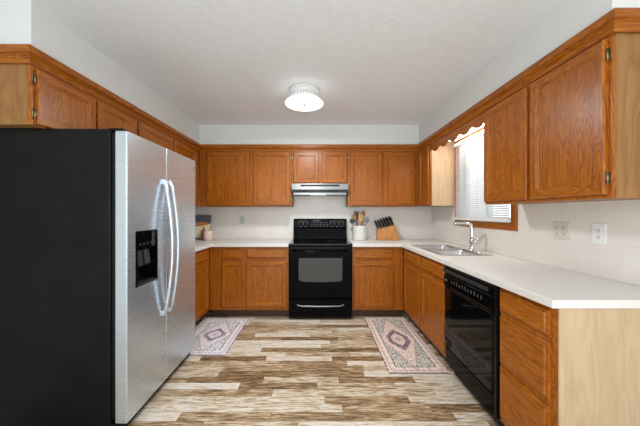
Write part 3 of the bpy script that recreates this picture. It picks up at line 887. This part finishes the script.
utensil('serving_spoon', 'dark grey serving spoon leaning far right in crock', U(.014, .018), T(.114, .028, .285), 'spoon', 'utensil_grey', .006)

# ------------------------------------------------------------------ knife block and knives
KX, KY = .965, 3.66
t = thing('knife_block', 'angled wooden knife block on worktop near the back corner', 'knife block', (KX, KY, CZ1))
side = [(-.148, .001), (.158, .001), (.088, .205), (-.146, .148)]
b_ = MB(); b_.prism(side, -.055, .055, 1); b_.build('block', 'block_wood', t, bevel=.005)
import itertools
topA, topB = Vector((-.146, 0, .148)), Vector((.088, 0, .205))
tdir = (topB-topA).normalized(); nrm = Vector((-tdir.z, 0, tdir.x))
hdir = (nrm + tdir*-.12).normalized()
order = ['leftmost', 'second from left', 'third from left', 'third from right', 'second from right', 'rightmost']
for row, (yy, rowname, hl) in enumerate(((-.024, 'front row', .105), (.024, 'back row', .120))):
    for k in range(6):
        s = .07 + .86 * k/5
        p = topA + (topB-topA)*s
        L = hl + (.0 if k < 3 else .012)
        kt = thing('kitchen_knife', 'black-handled knife in the block, %s of its %s' % (order[k], rowname), 'knife', (KX+p.x, KY+yy, CZ1+p.z), 0, 'knives in the wooden block')
        q = Matrix.Rotation(math.atan2(hdir.x, hdir.z), 4, 'Y')
        b_ = MB(); vs = b_.prism([(-.011, .010), (.011, .010), (.012, .035), (.0105, .06), (.0135, L-.012), (.010, L), (-.010, L), (-.0135, L-.014), (-.011, .05)], -.0085, .0085, 1)
        b_.move(vs, q); b_.build('handle', 'black_plastic', kt, bevel=.003)
        b_ = MB(); vs = b_.box(-.010, .010, -.006, .006, .0012, .0098); b_.move(vs, q); b_.build('bolster', 'utensil_steel', kt)

# ------------------------------------------------------------------ things on the left worktop
t = thing('cookbook', 'dark slate cookbook with orange food cover leaning on back wall', 'book', (-1.645, 3.665, CZ1+.0085))
t.rotation_euler = (R(-15), 0, 0)
w2, hgt = .125, .345
b_ = MB(); b_.box(-w2, w2, 0, .003, 0, hgt); b_.box(-w2, w2, .019, .022, 0, hgt); b_.box(-w2-.003, -w2, 0, .022, 0, hgt)
cv = b_.build('cover', 'cover_slate', t)
b_ = MB(); b_.box(-w2, w2-.004, .0032, .0188, .004, hgt-.004); b_.build('pages', 'page_white', t)
b_ = MB(); b_.box(-w2+.0, w2-.0, -.0008, -.0001, .02, .215); b_.build('cover_lower', 'cover_cream', cv)
b_ = MB()
pp = [(-.125, .185), (-.06, .178), (.02, .186), (.09, .20), (.112, .215), (.085, .232), (.02, .243), (-.05, .240), (-.10, .246), (-.125, .24)]
b_.prism(pp, -.0020, -.0010, 1); b_.build('cover_picture', 'cover_orange', cv)

t = thing('wooden_stand', 'small brown wooden block standing behind the pink mug', 'block', (-1.572, 3.595, CZ1+.0005))
b_ = MB(); b_.prism([(-.026, 0), (.032, 0), (.036, .14), (.020, .15), (-.018, .135)], -.018, .018, 1); b_.build('upright', 'stand_brown', t, bevel=.004)
b_ = MB(); b_.prism([(.0, .15), (.018, .151), (.022, .178), (.008, .182)], -.006, .006, 1); b_.build('peg', 'cover_green', t)

t = thing('mug', 'pale pink ceramic mug with round handle on the left worktop', 'mug', (-1.478, 3.560, CZ1+.0005))
b_ = MB(); b_.lathe([(0, 0), (.050, 0), (.055, .006), (.057, .06), (.056, .128), (.053, .130), (.051, .125), (.050, .012), (0, .010)], 0, 0, 28); b_.build('cup', 'pink_ceramic', t)
b_ = MB(); b_.tube([(.055*1, 0, .095), (.075, 0, .098), (.087, 0, .080), (.088, 0, .055), (.076, 0, .035), (.055, 0, .034)], .007, 8); b_.build('handle', 'pink_ceramic', t)

# ------------------------------------------------------------------ rugs
def hsh(i, j, s=0):
    v = math.sin(i*127.1 + j*311.7 + s*74.7) * 43758.5453
    return v - math.floor(v)
def mix(a, c, f): return tuple(x*(1-f) + y*f for x, y in zip(a, c))
def rug(label, cx, cy, W, L, pal, rz=0):
    cell = .0075
    nx, ny = int(W/cell), int(L/cell)
    bm = bmesh.new(); lay = bm.loops.layers.float_color.new('weave')
    def Z(x, y): return .0075 + .0010*math.sin(x*19+1)*math.sin(y*11)
    G = [[bm.verts.new((-W/2 + W*i/nx, -L/2 + L*j/ny, Z(i*cell, j*cell))) for j in range(ny+1)] for i in range(nx+1)]
    cream, pink, dark, sage, blue, purple = pal
    for i in range(nx):
        for j in range(ny):
            f = bm.faces.new((G[i][j], G[i+1][j], G[i+1][j+1], G[i][j+1]))
            x = abs((i+.5)/nx - .5)*W; y = abs((j+.5)/ny - .5)*L
            e = min(W/2 - x, L/2 - y)
            si, sj = min(i, nx-1-i), min(j, ny-1-j)
            h = hsh(si//2, sj//2); h2 = hsh(si, sj, 3)
            along = sj if (W/2-x) < (L/2-y) else si
            if e < .010: c = mix(dark, purple, .5) if h2 > .4 else pink
            elif e < .028: c = pink if (along//3) % 2 else mix(cream, purple, .35)
            elif e < .034: c = mix(dark, pink, .45)
            elif e < .075:
                c = cream
                k = (along % 12) - 6
                if abs(k) + abs((e-.054)/cell) < 2.4: c = mix(pink, purple, .4 if h > .5 else 0)
                elif h2 > .86: c = mix(purple, cream, .4)
            elif e < .083: c = dark if h > .25 else purple
            else:
                fw, fl = W/2-.083, L/2-.083
                q = x/fw + y/fl*1.0
                m_ = max(x/(fw*.98) + y/(fl*.52), x/(fw*.72))
                if m_ < .58:
                    c = mix(pink, cream, h*.8)
                    if m_ < .2: c = mix(pink, purple, .4)
                    if h2 > .8: c = purple
                elif m_ < .74: c = mix(dark, purple, .35 + .5*(h > .6))
                elif m_ < .92: c = mix(purple, pink, .4) if h2 > .45 else dark
                elif q < 1.02:
                    c = mix(cream, pink, .25 + .35*h)
                    if h2 > .88: c = purple
                elif q < 1.09: c = mix(dark, pink, .5)
                else:
                    c = mix(sage, blue, h)
                    if h2 > .78: c = dark
                    elif h2 < .22: c = cream
            for lp in f.loops: lp[lay] = (*c, 1)
    # skirt and underside give the mat its thickness
    border = [G[i][0] for i in range(nx+1)] + [G[nx][j] for j in range(1, ny+1)] + [G[i][ny] for i in range(nx-1, -1, -1)] + [G[0][j] for j in range(ny-1, 0, -1)]
    low = [bm.verts.new((v.co.x*1.003, v.co.y*1.002, .0008)) for v in border]
    n = len(border)
    for i in range(n):
        k = (i+1) % n
        f = bm.faces.new((border[i], low[i], low[k], border[k]))
        for lp in f.loops: lp[lay] = (*mix(dark, purple, .4), 1)
    f = bm.faces.new(low[::-1])
    for lp in f.loops: lp[lay] = (*dark, 1)
    bmesh.ops.recalc_face_normals(bm, faces=bm.faces)
    me = bpy.data.meshes.new('runner_rug'); bm.to_mesh(me); bm.free()
    me.materials.append(M['rug_weave'])
    o = bpy.data.objects.new('runner_rug', me); COL.objects.link(o)
    o.location = (cx, cy, 0); o.rotation_euler = (0, 0, R(rz))
    return tag(o, label, 'rug')
rug('long patterned rug with cream and grey field before sink cabinet', .812, 2.675, .488, 1.13,
    ((.92, .78, .64), (.90, .66, .58), (.10, .07, .09), (.56, .56, .48), (.64, .64, .60), (.34, .23, .27)))
rug('pale lavender patterned rug beside the refrigerator on the left', -1.085, 2.778, .495, .80,
    ((.92, .88, .86), (.90, .81, .82), (.16, .11, .17), (.74, .77, .77), (.82, .84, .85), (.48, .38, .52)))
